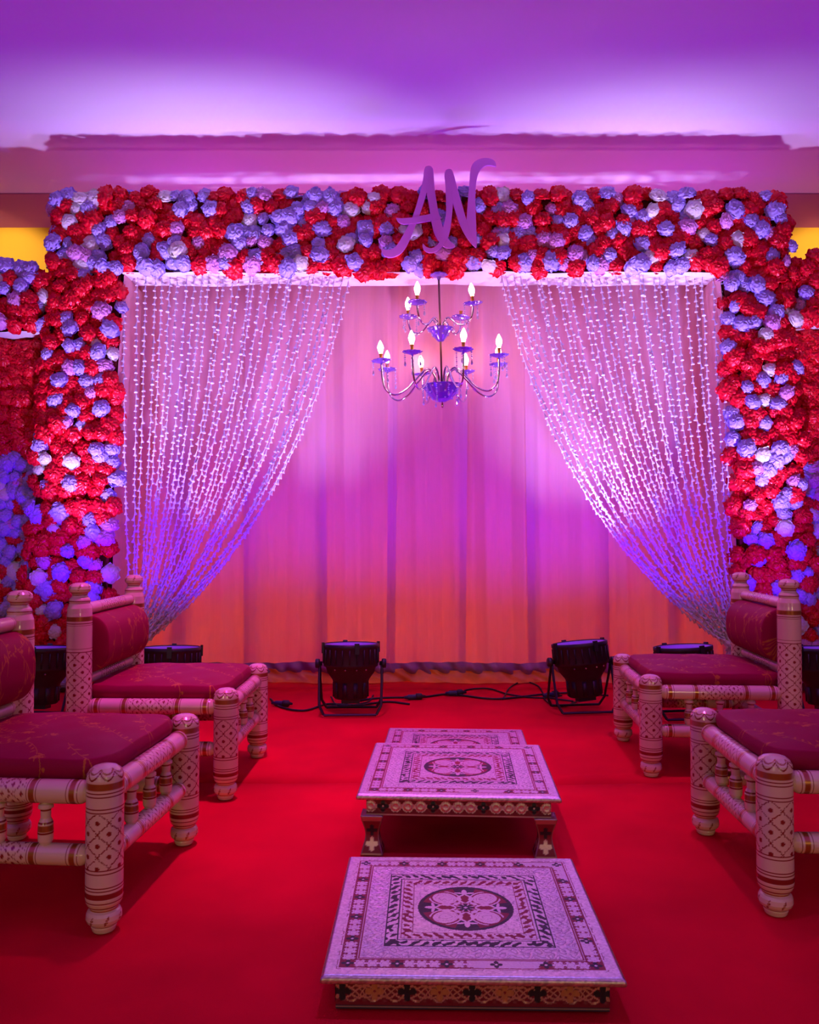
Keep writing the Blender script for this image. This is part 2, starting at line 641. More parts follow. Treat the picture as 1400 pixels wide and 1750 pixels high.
# white cloth under the beam, pink cloth on the inner sides of the pillars
def cloth_strip(name, f, nu, nv, m, parent):
    return put(name, mesh(name, [f(i / (nu - 1), j / (nv - 1)) for i in range(nu) for j in range(nv)], grid(nu, nv), m), parent)


cloth_strip('underside_cloth', lambda s, t: (-1.83 + 3.82 * s, -0.02 + t * (0.28 + 0.012 * math.sin(s * 19)),
                                             SOF - 0.012 - 0.008 * math.sin(s * 33 + t * 3) * math.sin(s * 7)), 160, 5, M_white_cloth, arch)
cloth_strip('side_cloth', lambda s, t: (LI(SOF * t) - 0.012 + 0.01 * math.sin(s * 4 + t * 7), 0.02 + 0.40 * s, 0.01 + (SOF - 0.02) * t), 9, 40, M_pink_cloth, arch)
cloth_strip('side_cloth', lambda s, t: (RI(SOF * t) + 0.012 - 0.01 * math.sin(s * 4 + t * 7), 0.02 + 0.40 * s, 0.01 + (SOF - 0.02) * t), 9, 40, M_pink_cloth, arch)

items = []
SP = 0.083
scatter(LO, LI, 0.05, SOF, SP, 0.66, FY - 0.01, items)
scatter(RI, RO, 0.05, SOF, SP, 0.64, FY - 0.01, items)
scatter(LO, RO, SOF + 0.005, ZT, SP, 0.58, FY - 0.01, items)
# outer and top faces of the beam
for k in range(52):
    x = LO(ZT) + 0.04 + (RO(ZT) - LO(ZT) - 0.08) * k / 51
    for yy in (0.07, 0.17):
        items.append((pick(0.55), x + random.uniform(-.03, .03), FY + yy, ZT - 0.035 + random.uniform(-.015, .015), random.uniform(.045, .06), random.uniform(-.3, .3), 1.45, random.uniform(0, 6)))
for sgn, fx in ((-1, LO), (1, RO)):
    for k in range(7):
        z = SOF + 0.06 + k * 0.070
        items.append((pick(0.6), fx(z) - sgn * 0.02, FY + 0.08, z, random.uniform(.045, .06), -sgn * 1.4, 0, random.uniform(0, 6)))
plant_flowers(arch, items)


# lower wings left and right of the arch with a recessed rose panel under each
def wing(sgn, label_beam, label_panel, xin, xout, zt, zb):
    wg = empty('flower_wing', (sgn * (abs(xin) + abs(xout)) / 2, FY, 0))
    tag(wg, label_beam, 'flower wing', 'lower rose beams beside the arch')
    lo, hi = (xout, xin) if sgn < 0 else (xin, xout)
    ox = wg.location.x
    MB().box((lo - ox, 0.03, zb), (hi - ox, BK - FY, zt - 0.04)).build('beam_core', M_backing, wg, smooth=False)
    cloth_strip('underside_cloth', lambda s, t: (lo - ox + (hi - lo) * s, 0.0 + t * 0.26, zb - 0.012 - 0.004 * math.sin(s * 21)), 40, 4, M_white_cloth, wg)
    MB().box((xout - 0.03 - ox, 0.03, 0.002), (xout + 0.03 - ox, 0.23, zb - 0.02)).build('post', M_backing, wg, smooth=False)
    it = []
    scatter(lambda z: lo, lambda z: hi, zb, zt, SP, 0.66, FY - 0.005, it)
    for k in range(int((hi - lo) / 0.085)):
        it.append((pick(0.5), lo + 0.04 + k * 0.085, FY + 0.08, zt - 0.03, 0.055, 0, 1.4, random.uniform(0, 6)))
    plant_flowers(wg, it)
    pn = empty('rose_panel', (ox, 5.36, 0))
    tag(pn, label_panel, 'flower panel', 'recessed rose panels below the wings')
    MB().box((lo - ox, 0.03, 0.002), (hi - ox, 0.05, zb - 0.022)).build('panel_board', M_backing, pn, smooth=False)
    it = []
    scatter(lambda z: lo, lambda z: hi, 1.52, zb - 0.02, 0.066, 0.98, 5.36, it)
    scatter(lambda z: lo, lambda z: hi, 0.06, 1.52, 0.07, 0.25, 5.36, it)  # lower rows mostly violet-tinted, for stage light on the red panel
    plant_flowers(pn, it)


wing(-1, 'rose-covered wing beam on the left, lower than the arch top', 'red rose panel under the left wing, coloured as violet-lit below',
     -2.335, -3.15, P(0, 449, 5.15).z, P(0, 562, 5.15).z)
wing(1, 'rose-covered wing beam at the right edge beside the arch', 'narrow strip of rose panel under the right wing at the picture edge',
     2.455, 3.25, P(1400, 434, 5.15).z, P(1400, 548, 5.15).z)

# ------------------------------------------------------------------ strands of white florets
floret_prof = [(0.0018, 0.0), (0.0034, -0.009), (0.0050, -0.024), (0.0120, -0.037), (0.0105, -0.039), (0.0018, -0.035)]


def strand_mesh(pts, thin0, r):
    """little trumpet blossoms threaded one over the other along the curve"""
    mb = MB()
    mb.tube(pts[::3] + [pts[-1]], 0.0016, 4)
    L = [0.0]
    for a, b in zip(pts, pts[1:]):
        L.append(L[-1] + (b - a).length)
    s = 0.03
    k = 0
    n = 7
    while s < L[-1] - 0.01:
        while L[k + 1] < s:
            k += 1
        u = (s - L[k]) / (L[k + 1] - L[k])
        p = pts[k].lerp(pts[k + 1], u)
        t = (pts[k + 1] - pts[k]).normalized()
        q = (-t).to_track_quat('Z', 'Y').to_matrix().to_4x4()
        jit = Euler((r.uniform(-.25, .25), r.uniform(-.25, .25), r.uniform(0, 6))).to_matrix().to_4x4()
        sc = r.uniform(0.85, 1.15)
        M = Matrix.Translation(p) @ q @ jit @ Matrix.Scale(sc, 4)
        mb.lathe(floret_prof, n, M, scallop=0)
        s += r.uniform(0.034, 0.046) * (1.0 if s < 1.2 else 0.9)
    return mb


def garland(label, tops, tie, sgn):
    root = empty('floret_garland', (tops[0].x, 5.24, 0))
    tag(root, label, 'garland curtain', 'garland curtains tied back to the pillars')
    off = root.location.copy()
    n = len(tops)
    for k, tp in enumerate(tops):
        r = random.Random(k + 100 * (sgn + 2))
        q = k / (n - 1)
        end = tie + Vector((sgn * -0.055 * q + sgn * 0.02, r.uniform(-.03, .03), (q - 0.5) * -0.05 + r.uniform(-.03, .03)))
        c = Vector((tp.x + (end.x - tp.x) * 0.236, (tp.y + end.y) / 2 - 0.02, tp.z + (end.z - tp.z) * (0.69 + r.uniform(-.03, .03))))
        pts = []
        for i in range(61):
            t = i / 60
            pts.append((tp * (1 - t) ** 2 + c * 2 * t * (1 - t) + end * t * t) - off)
        # tail below the tie
        tail = [pts[-1] + Vector((r.uniform(-.02, .02) * j / 6, 0.02 * math.sin(j), -0.035 * j)) for j in range(1, 7)]
        strand_mesh(pts + tail, 0.4, r).build('strand', M_garland, root)
    # ribbon that ties the strands
    t0 = tie - off
    MB().lathe([(0.045, -0.02), (0.052, -0.01), (0.052, 0.01), (0.045, 0.02)], 18,
               Matrix.Translation(t0) @ Matrix.Scale(0.7, 4, (0, 1, 0))).build('tie_ribbon', M_white_cloth, root)


def tops_px(a, b, n, dense):
    out = []
    for k in range(n):
        q = k / (n - 1)
        q = q ** dense
        out.append(P(a + (b - a) * q + random.uniform(-4, 4), 452, 5.17 + 0.10 * random.random()))
    for t in out:
        t.z = SOF - 0.008
    return out


garland('fan of white floret strands tied back at the left pillar', tops_px(216, 600, 30, 0.92), P(234, 1092, 5.2), -1)
garland('fan of white floret strands tied back at the right pillar', tops_px(1232, 852, 30, 0.92), P(1256, 1096, 5.2), 1)

# ------------------------------------------------------------------ monogram
S = 6.364


def zx(p, Y=5.06):
    return P(640 + p[0] / S, 260 + p[1] / S, Y)


A_polys = [
    # left stroke with the long tail
    [(556, 158), (590, 148), (622, 160), (634, 200), (628, 300), (604, 420), (570, 440), (545, 520), (490, 690), (455, 775), (420, 865), (365, 990), (310, 1075),
     (255, 1120), (190, 1142), (130, 1136), (90, 1100), (74, 1046), (120, 1062), (180, 1056), (235, 1022), (290, 940), (340, 850), (395, 745), (440, 630), (475, 510), (505, 400), (528, 300), (540, 200)],
    # right stroke
    [(600, 165), (634, 175), (645, 250), (655, 390), (675, 530), (695, 640), (720, 730), (748, 825), (775, 890), (800, 938), (840, 985), (880, 1018),
     (850, 1038), (800, 1040), (745, 1020), (705, 975), (668, 915), (645, 860), (625, 780), (612, 700), (600, 620), (583, 520), (570, 440), (575, 300)],
    # crossbar
    [(236, 716), (300, 720), (360, 716), (420, 711), (500, 694), (580, 680), (650, 664), (700, 690), (730, 720), (690, 735), (620, 745), (540, 758), (460, 772), (400, 780), (330, 784), (280, 770), (250, 744)],
]
N_polys = [
    # left stem with the curl at the foot
    [(775, 200), (800, 186), (835, 190), (855, 225), (872, 300), (868, 420), (855, 560), (848, 640), (838, 740), (826, 840), (800, 930), (760, 1000), (715, 1052), (660, 1085),
     (600, 1094), (550, 1070), (525, 1030), (528, 995), (560, 1030), (610, 1046), (660, 1030), (700, 990), (722, 940), (735, 880), (748, 815), (770, 730), (780, 640), (778, 480), (772, 340), (762, 250)],
    # diagonal
    [(835, 200), (868, 265), (890, 350), (915, 440), (945, 545), (975, 650), (1002, 740), (1040, 800), (1105, 900), (1112, 1030), (1085, 1022), (1040, 975), (990, 905), (945, 820), (910, 730), (880, 640), (855, 555), (840, 400)],
    # right stem with the flag
    [(1002, 742), (1010, 620), (1022, 470), (1034, 320), (1044, 200), (1070, 130), (1120, 88), (1190, 68), (1260, 74), (1310, 105), (1325, 160), (1290, 152), (1235, 146), (1185, 164),
     (1145, 205), (1120, 270), (1104, 360), (1097, 480), (1100, 620), (1106, 800), (1112, 1028), (1070, 930), (1030, 830)],
]
mono = empty('monogram_sign', zx((600, 1100)))
tag(mono, 'lilac cut-out letters AN in flowing script on the flower beam', 'sign')
n_l = 0
for nm, polys in (('letter_a', A_polys), ('letter_n', N_polys)):
    bm = bmesh.new()
    for pl in polys:
        pts = spline([Vector((a, b, 0)) for a, b in pl] + [Vector((pl[0][0], pl[0][1], 0))], 3)[:-1]
        dyo = 0.0013 * n_l
        n_l += 1
        vs = [bm.verts.new(zx((p.x, p.y)) - mono.location + Vector((0, -dyo, 0))) for p in pts]
        fc = bm.faces.new(vs)
        if fc.normal.y > 0 or True:
            r_ = bmesh.ops.extrude_face_region(bm, geom=[fc])
            for g in r_['geom']:
                if isinstance(g, bmesh.types.BMVert):
                    g.co.y += 0.016
    bmesh.ops.recalc_face_normals(bm, faces=bm.faces)
    me = bpy.data.meshes.new(nm)
    bm.to_mesh(me)
    bm.free()
    me.materials.append(M_letter)
    put(nm, me, mono)
# two pins that hold the sign on the beam
for q in ((600, 620), (1060, 620)):
    c = zx(q) - mono.location
    MB().tube([c + Vector((0, 0.012, 0)), c + Vector((0, 0.14, 0))], 0.006, 8).build('mounting_pin', M_black, mono)

# ------------------------------------------------------------------ chandelier
CY = 5.13
PXM = CY / 1400.0
top = P(752, 466, CY)
top.z = SOF - 0.02
ch = empty('chandelier', (top.x + 0.015, CY, 0))
ch.location.z = P(757, 697, CY).z
ch.rotation_euler = (R(0.6), R(-1.6), 0)
tag(ch, 'two-tier glass chandelier with glowing candle bulbs under the arch', 'chandelier')
HT = top.z - ch.location.z
zl = 54 * PXM / 5.6 * 5.6 * 0 + (1325 - 1110) / 5.6 * PXM     # rim of the lower bowl
zu = (1325 - 560) / 5.6 * PXM                                 # rim of the upper bowl
MB().lathe([(0.0, HT), (0.022, HT), (0.05, HT - 0.012), (0.056, HT - 0.02), (0.045, HT - 0.026), (0.015, HT - 0.03), (0.008, HT - 0.05), (0.0, HT - 0.05)], 36, scallop=9, amp=0.06).build('canopy', M_glass, ch, smooth=False)
MB().tube([(0, 0, zl - 0.03), (0, 0, HT - 0.03)], 0.0065, 10).build('rod', M_rod, ch)
MB().lathe([(0.0, 0.0), (0.006, 0.0), (0.008, 0.012), (0.006, 0.04), (0.018, 0.046), (0.0, 0.05)], 14).build('finial', M_chrome, ch)
MB().lathe([(0.0, zl - 0.105), (0.02, zl - 0.104), (0.055, zl - 0.088), (0.09, zl - 0.055), (0.110, zl - 0.02), (0.120, zl), (0.124, zl + 0.004), (0.116, zl + 0.001), (0.10, zl - 0.026), (0.07, zl - 0.055), (0.0, zl - 0.075)], 40, scallop=20, amp=0.015).build('lower_bowl', M_glass, ch, smooth=False)
MB().lathe([(0.0, zl - 0.02), (0.05, zl - 0.02), (0.075, zl - 0.008), (0.078, zl), (0.07, zl + 0.006), (0.0, zl + 0.012)], 30).build('lower_hub', M_chrome, ch)
MB().lathe([(0.0, zu - 0.085), (0.018, zu - 0.082), (0.026, zu - 0.072), (0.045, zu - 0.05), (0.064, zu - 0.02), (0.08, zu - 0.002), (0.084, zu), (0.078, zu - 0.001), (0.06, zu - 0.022), (0.03, zu - 0.05), (0.0, zu - 0.06)], 36, scallop=18, amp=0.018).build('upper_bowl', M_glass, ch, smooth=False)
MB().lathe([(0.0, zu - 0.05), (0.03, zu - 0.045), (0.045, zu - 0.02), (0.043, zu - 0.008), (0.0, zu)], 26).build('upper_hub', M_chrome, ch)

stud = MB().lathe([(0, -0.007), (0.005, -0.004), (0.007, 0), (0.005, 0.004), (0, 0.007)], 6).mesh('glint_stud', M_crystal, smooth=False)  # faceted studs added to give the bowls their dotted glints
for bowl in [o for o in ch.children if o.name.split('.')[0] in ('lower_bowl', 'upper_bowl')]:
    low = bowl.name.startswith('lower')
    for (r_, z_, n_) in (((0.118, zl - 0.012, 14), (0.098, zl - 0.046, 12), (0.066, zl - 0.082, 8)) if low else ((0.078, zu - 0.010, 10), (0.052, zu - 0.042, 8))):
        for q in range(n_):
            b_ = 2 * math.pi * (q + 0.3) / n_
            put('glint_stud', stud, bowl, (r_ * math.cos(b_), r_ * math.sin(b_), z_), (0, 0, b_))
bulb_me = MB().lathe([(0.0, 0.0), (0.010, 0.0), (0.011, 0.008), (0.0165, 0.024), (0.0192, 0.036), (0.0172, 0.050), (0.0105, 0.066), (0.004, 0.080), (0.0, 0.084)], 16).mesh('bulb', M_bulb)
sleeve_me = MB().lathe([(0.0, 0.0), (0.0105, 0.0), (0.0105, 0.002), (0.0095, 0.004), (0.0095, 0.042), (0.0115, 0.044), (0.0115, 0.05), (0.0, 0.05)], 14).mesh('candle_sleeve', M_gold)
sauc_me = MB().lathe([(0.0, -0.006), (0.012, -0.006), (0.03, 0.0), (0.05, 0.006), (0.058, 0.012), (0.059, 0.014), (0.048, 0.011), (0.02, 0.004), (0.0, 0.004)], 40, scallop=10, amp=0.07).mesh('drip_saucer', M_glass)


def bead_mesh(k):
    mb = MB()
    z = 0.0
    for i in range(k):
        rr_ = 0.0042 if i % 2 else 0.0058
        z -= rr_
        mb.lathe([(0, z + rr_), (rr_ * .75, z + rr_ * .6), (rr_, z), (rr_ * .75, z - rr_ * .6), (0, z - rr_)], 6)
        z -= rr_ + 0.0025
    mb.lathe([(0, z), (0.003, z - 0.006), (0.0075, z - 0.022), (0.005, z - 0.030), (0, z - 0.034)], 6)
    return mb.mesh('bead_string', M_crystal, smooth=False)


beads = [bead_mesh(4), bead_mesh(7)]


def arm(prof, ang, z0, zs, bulb=True, nb=3):
    a = R(ang)
    d = Vector((math.sin(a), -math.cos(a), 0))
    pts = spline([d * r + Vector((0, 0, z0 + z)) for r, z in prof], 6)
    o = MB().tube(pts, 0.0062, 8).build('arm', M_chrome, ch)
    e = d * prof[-1][0] + Vector((0, 0, z0 + prof[-1][1]))
    tl = (random.uniform(-.1, .1), random.uniform(-.1, .1), random.uniform(0, 3))
    put('drip_saucer', sauc_me, o, e + Vector((0, 0, 0.004)), tl)
    put('candle_sleeve', sleeve_me, o, e + Vector((0, 0, 0.008)), (tl[0], tl[1], 0))
    if bulb:
        up = Euler((tl[0], tl[1], 0)).to_matrix() @ Vector((0, 0, 1))
        put('bulb', bulb_me, o, e + Vector((0, 0, 0.008)) + up * 0.05, (tl[0], tl[1], 0))
    for k in range(nb):
        b = 2 * math.pi * k / nb + a
        put('bead_string', beads[k % 2], o, e + Vector((0.052 * math.cos(b), 0.052 * math.sin(b), 0.008)))
    return o


LP = [(0.035, 0.0), (0.045, 0.055), (0.075, 0.098), (0.11, 0.095), (0.17, 0.035), (0.24, -0.035), (0.31, -0.065), (0.365, -0.035), (0.385, 0.03), (0.39, 0.13)]
UP = [(0.02, 0.0), (0.03, 0.035), (0.055, 0.058), (0.085, 0.045), (0.13, 0.008), (0.18, -0.004), (0.222, 0.02), (0.24, 0.06), (0.245, 0.10)]
for k in range(8):
    arm(LP, -28 + 45 * k, zl, 0.14)
for k, an in enumerate((-36, 54, 144, 234)):
    arm(UP, an, zu, 0.09, bulb=(k != 2))
for k in range(10):
    b = 2 * math.pi * k / 10
    put('bead_string', beads[k % 2], ch, (0.118 * math.cos(b), 0.118 * math.sin(b), zl))

# ------------------------------------------------------------------ stage floor lights
def par_parts(root):
    """black LED can in a double yoke; its axis points up"""
    hz = 0.275          # pivot height
    head = empty('can', (0, 0, hz))
    head.parent = root
    body = MB().lathe([(0.0, -0.19), (0.088, -0.19), (0.093, -0.185), (0.097, -0.10), (0.102, -0.085), (0.132, -0.045), (0.137, -0.02), (0.150, -0.012), (0.152, 0.0),
                       (0.152, 0.085), (0.156, 0.09), (0.156, 0.108), (0.149, 0.110), (0.145, 0.09), (0.142, 0.065), (0.0, 0.065)], 40)
    for k in range(24):      # cooling ribs round the head
        a = 2 * math.pi * k / 24
        M = Matrix.Rotation(a, 4, 'Z')
        body.box((0.149, -0.003, 0.004), (0.1565, 0.003, 0.082), M)
    for k in range(10):
        a = 2 * math.pi * k / 10
        body.box((0.090, -0.012, -0.18), (0.099, 0.012, -0.10), Matrix.Rotation(a, 4, 'Z'))
    body.build('housing', M_black, head)
    for k in range(4):       # clips that hold the lens ring
        a = 2 * math.pi * k / 4 + 0.25
        MB().box((0.150, -0.012, 0.06), (0.163, 0.012, 0.118), Matrix.Rotation(a, 4, 'Z')).build('lens_clip', M_black, head, smooth=False)
    MB().lathe([(0.0, 0.074), (0.141, 0.074), (0.141, 0.070), (0.0, 0.070)], 36).build('lens', M_lens, head)
    MB().lathe([(0.1415, 0.071), (0.1435, 0.105), (0.1445, 0.105), (0.1425, 0.071)], 36).build('rim_glow_ring', M_rim_glow, head)  # added inner ring, its violet colour stands for lens glow on the rim
    for a in (-2.2, -1.75, -1.3, -0.9):
        MB().lathe([(0, 0.004), (0.004, 0.003), (0.005, 0)], 8, Matrix.Rotation(a, 4, 'Z') @ Matrix.Translation((0.139, 0, -0.025)) @ Matrix.Rotation(R(90), 4, 'Y')).build('screw', M_screw, head)
    # rear panel with sockets under the can
    MB().box((-0.05, -0.03, -0.215), (0.05, 0.03, -0.188)).build('socket_plate', M_plug, head, smooth=False)
    # double yoke
    for s in (-1, 1):
        w_ = 0.172
        pts = [(-w_, 0, hz), (-w_, s * 0.035, hz - 0.09), (-w_ + 0.004, s * 0.085, 0.06), (-w_ + 0.03, s * 0.102, 0.012), (w_ - 0.03, s * 0.102, 0.012), (w_ - 0.004, s * 0.085, 0.06), (w_, s * 0.035, hz - 0.09), (w_, 0, hz)]
        mb = MB()
        for a, b in zip(pts, pts[1:]):
            mb.tube([a, b], 0.0075, 6)
        mb.build('yoke', M_black, root, smooth=False)
    for s in (-1, 1):
        MB().lathe([(0, 0), (0.012, 0), (0.012, 0.012), (0.024, 0.014), (0.026, 0.02), (0.026, 0.034), (0.022, 0.038), (0, 0.038)], 12,
                   Matrix.Translation((s * 0.158, 0, hz)) @ Matrix.Rotation(s * R(90), 4, 'Y')).build('clamp_knob', M_black, root)
    return head


def par(loc, rz, tilt, label, power, color, roll=0.0, aim=0.0):
    root = empty('stage_light', loc, rz)
    tag(root, label, 'stage light', 'black floor lights washing the stage')
    head = par_parts(root)
    head.rotation_euler = (-tilt, roll, 0)
    for nm, sz, pw, cl in (('led_core', 56, power, CORE), ('led_spill', 124, SPILL_W, color)):
        L = lamp(nm, 'SPOT', (0, 0, 0.115), (R(161) if nm == 'led_core' else R(158), aim if nm == 'led_core' else 0, 0), pw, cl, spot_size=R(sz), spot_blend=1.0, shadow_soft_size=0.05)
        L.parent = head
    return root


VIO = (0.17, 0.0, 1.0)
CORE = (0.70, 0.54, 1.0)
PW = 178
SPILL_W = 60
par((-0.325, 4.56, 0), 0.03, R(3.5), 'black floor light standing left of centre before the drape', PW, VIO, aim=R(-8))
par((0.965, 4.62, 0), 0.14, R(5), 'black floor light right of centre, its can tilted', PW, VIO, roll=R(-5), aim=R(13))
par((-1.28, 4.42, 0), -0.05, R(4), 'floor light half hidden behind the rear chair on the left', PW, VIO)
par((1.49, 4.46, 0), 0.1, R(4), 'floor light half hidden behind the rear chair on the right', PW, VIO, roll=R(-3))
par((-1.98, 4.42, 0), -0.1, R(4), 'floor light seen between two chair posts at the left edge', PW, VIO)
par((2.22, 4.40, 0), 0.1, R(4), 'floor light cut off by the right edge of the picture', PW, VIO)


# cables on the carpet
def cable(name_label, px, r=0.006, loop=None):
    pts = [G(a, b) for a, b in px]
    for k, p in enumerate(pts):
        p.z = r + (px[k][2] if len(px[k]) > 2 else 0)
    p0 = pts[0].copy()
    p0.z = 0
    o = MB().tube([p - p0 for p in spline(pts, 8)], r, 8).build('power_cable', M_rubber, None, loc=p0)
    return tag(o, name_label, 'cable', 'black cables on the red carpet')


def G_(a, b, z=0.0):
    return (a, b, z)


cable('black cable from left chair passing under the centre-left floor light', [(462, 1196), (480, 1210), (520, 1216), (560, 1205), (610, 1207), (660, 1201), (700, 1205)])
cable('black cable lying along the carpet between the two middle lights', [(560, 1210), (620, 1198), (660, 1194), (720, 1193), (760, 1188), (790, 1190), (850, 1196), (930, 1188), (1000, 1184)])
cable('black cable bowing in a long arc before the satin hem', [(780, 1190), (800, 1180), (835, 1178), (870, 1188), (920, 1194), (960, 1190)], 0.005)
cable('black cable looping up towards the tilted floor light', [(860, 1196), (872, 1176), (895, 1166), (920, 1174), (935, 1192), (980, 1200)], 0.005)
cable('black cable looped under the can of the centre-left light', [(566, 1192), (575, 1205), (600, 1207), (630, 1200), (638, 1190)], 0.005)
cable('short cable curled under the tilted floor light', [(930, 1196), (945, 1206), (965, 1208), (985, 1200), (1000, 1188), (1040, 1190)], 0.005)
for (a, b), rz, lb in (((705, 1196), 0.2, 'dark blue cable connector in the middle of the carpet'), ((478, 1207), -0.3, 'black plug beside the front leg of the rear chair on the left'),
                       ((940, 1192), 0.5, 'dark blue plug at the foot of the tilted floor light'), ((775, 1189), 0.1, 'small black coupling where the arcing cable starts')):
    c = G(a, b)
    o = empty('cable_connector', (c.x, c.y, 0), rz)
    tag(o, lb, 'connector', 'plugs and couplings on the cables')
    Mx = Matrix.Translation((0, 0, 0.016)) @ Matrix.Rotation(R(90), 4, 'Y')
    MB().lathe([(0, -0.05), (0.008, -0.05), (0.012, -0.03), (0.016, -0.025), (0.016, 0.02), (0.014, 0.024), (0, 0.024)], 12, Mx).build('plug_body', M_plug, o)
    MB().lathe([(0, 0.022), (0.018, 0.022), (0.019, 0.028), (0.019, 0.055), (0.010, 0.062), (0.006, 0.08), (0, 0.08)], 12, Matrix.Translation((0, 0, 0.019)) @ Matrix.Rotation(R(90), 4, 'Y')).build('coupling_ring', M_rubber, o)

# ------------------------------------------------------------------ painted patterns
IVORY = np.array([0.80, 0.62, 0.41, 0.0])
BROWN = np.array([0.27, 0.022, 0.012, 0.0])
GOLD = np.array([0.42, 0.17, 0.03, 0.6])
GREEN = np.array([0.02, 0.25, 0.12, 0.2])


def blank(n, m):
    return np.tile(IVORY, (n, m, 1))


def frac(x):
    return x - np.floor(x)


def lattice(col, U, V, mask, nu, period, lw, dot, circ):
    """diamond trellis with a dot in every diamond; V in metres, U 0..1"""
    a = U * nu
    b = V / period
    wav = 0.05 * np.sign(np.sin((a - b) * 2 * np.pi * 1.0)) * (np.abs(np.sin((a - b) * 2 * np.pi)) > 0.93)
    wav2 = 0.05 * np.sign(np.sin((a + b) * 2 * np.pi * 1.0)) * (np.abs(np.sin((a + b) * 2 * np.pi)) > 0.93)
    p = frac(a + b + wav)
    q = frac(a - b + wav2)
    wl = lw / period
    line = (np.minimum(p, 1 - p) < wl) | (np.minimum(q, 1 - q) < wl)
    # distance to the middle of the diamond in metres
    pp, qq = frac(a + b) - 0.5, frac(a - b) - 0.5
    du = (pp + qq) / 2 * circ / nu
    dv = (pp - qq) / 2 * period
    d = np.hypot(du, dv) < dot
    col[mask & (line | d)] = BROWN


def bands(col, T, lst):
    for t0, t1, c in lst:
        col[(T >= t0) & (T < t1)] = c


def smooth_prof(ctrl, n):
    t = np.array([c[0] for c in ctrl])
    r = np.array([c[1] for c in ctrl])
    s = np.linspace(0, 1, n)
    s = np.unique(np.concatenate([s, t]))
    return s, np.interp(s, t, r)


def turned(name, length, ctrl, nT, nU, paint, axis_down=True):
    """lathe-turned member standing on z=0, painted; t runs from the top"""
    t, r = smooth_prof(ctrl, nT)
    u = np.arange(nU) / nU
    U, T = np.meshgrid(u, t, indexing='ij')
    Rr = np.broadcast_to(r, T.shape)
    Z = (1 - T) * length
    X = Rr * np.cos(U * 2 * np.pi)
    Y = Rr * np.sin(U * 2 * np.pi)
    col = blank(*T.shape)
    paint(col, U, T, (1 - T) * length)
    f = grid(nU, len(t), True)[:, ::-1]
    return mesh(name, np.stack([X, Y, Z], -1).reshape(-1, 3), f, M_lacquer, True, col.reshape(-1, 4))


LR = 0.046
LEG_H = 0.415


def foot_ctrl(h, H):
    """foot profile, h metres of it measured from the floor"""
    k = lambda z: 1 - z / H
    q = LEG_H / 0.415
    return [(k(0.088 * q), LR), (k(0.076 * q), LR * 0.96), (k(0.066 * q), LR * 0.86), (k(0.062 * q), LR * 0.74), (k(0.056 * q), LR * 0.74), (k(0.053 * q), LR * 0.86), (k(0.046 * q), LR * 0.93),
            (k(0.034 * q), LR * 0.95), (k(0.026 * q), LR * 0.88), (k(0.019 * q), LR * 0.72), (k(0.016 * q), LR * 0.66), (k(0.013 * q), LR * 0.68), (k(0.004 * q), LR * 0.62), (k(0.001), LR * 0.58), (1.0, 0.0)]


def leaf_strokes(col, U, V, v0, v1, n):
    """little looped leaves painted round the ball of the foot"""
    a = frac(U * n) - 0.5
    b = (V - (v0 + v1) / 2) / (v1 - v0)
    x = a * 1.5 - b * 0.45
    d = (x / 0.13) ** 2 + (b / 0.42) ** 2
    m = (V > v0) & (V < v1)
    col[m & (d < 1) & (d > 0.42)] = BROWN
    col[m & (d < 0.2)] = GOLD


def paint_foot(col, U, T, V):
    bands(col, V, [(0.118, 0.121, BROWN), (0.111, 0.114, BROWN), (0.092, 0.105, BROWN), (0.080, 0.082, BROWN), (0.066, 0.069, BROWN), (0.058, 0.0595, GOLD), (0.0165, 0.019, BROWN)])
    leaf_strokes(col, U, V, 0.022, 0.050, 7)


CIRC = 2 * math.pi * LR


def paint_leg(col, U, T, V):
    paint_foot(col, U, T, V)
    bands(col, T, [(0.095, 0.135, GOLD), (0.150, 0.157, BROWN), (0.170, 0.177, BROWN), (0.242, 0.249, BROWN), (0.262, 0.269, BROWN), (0.605, 0.612, BROWN), (0.626, 0.633, BROWN)])
    lattice(col, U, V, (T > 0.269) & (T < 0.605), 5, 0.056, 0.0020, 0.0060, CIRC)
    # scalloped loops on the dome
    a = np.abs(np.sin(U * 2 * np.pi * 3.5))
    s = 0.03 + 0.045 * a
    col[(np.abs(T - s) < 0.006) & (T < 0.09)] = BROWN
    col[(np.abs(T - s * 0.55) < 0.004) & (T < 0.09)] = GOLD


leg_ctrl = [(0.0, 0.0), (0.003, LR * 0.35), (0.012, LR * 0.62), (0.03, LR * 0.84), (0.055, LR * 0.96), (0.08, LR), (0.3, LR)] + foot_ctrl(0, LEG_H)
leg_me = turned('leg', LEG_H, leg_ctrl, 280, 96, paint_leg)

POST_H = 0.70      # post without its finial
PR = 0.0445


def paint_post(col, U, T, V):
    paint_foot(col, U, T, V)
    top_ = POST_H - V
    bands(col, top_, [(0.018, 0.034, GOLD), (0.041, 0.0435, BROWN), (0.049, 0.0515, BROWN), (0.136, 0.1385, BROWN), (0.148, 0.1505, BROWN), (0.540, 0.5425, BROWN), (0.549, 0.5515, BROWN)])
    lattice(col, U, V, (top_ > 0.1505) & (top_ < 0.54), 5, 0.056, 0.0020, 0.0060, CIRC)


post_ctrl = [(0.0, 0.0), (0.0005, PR), (0.02, LR)] + foot_ctrl(0, POST_H)
post_me = turned('rear_post', POST_H, post_ctrl, 420, 96, paint_post)
FIN_H = 0.112


def paint_finial(col, U, T, V):
    bands(col, T, [(0.33, 0.37, GOLD), (0.40, 0.43, BROWN), (0.60, 0.63, BROWN)])
    leaf_strokes(col, U, V, FIN_H * 0.72, FIN_H * 0.97, 6)


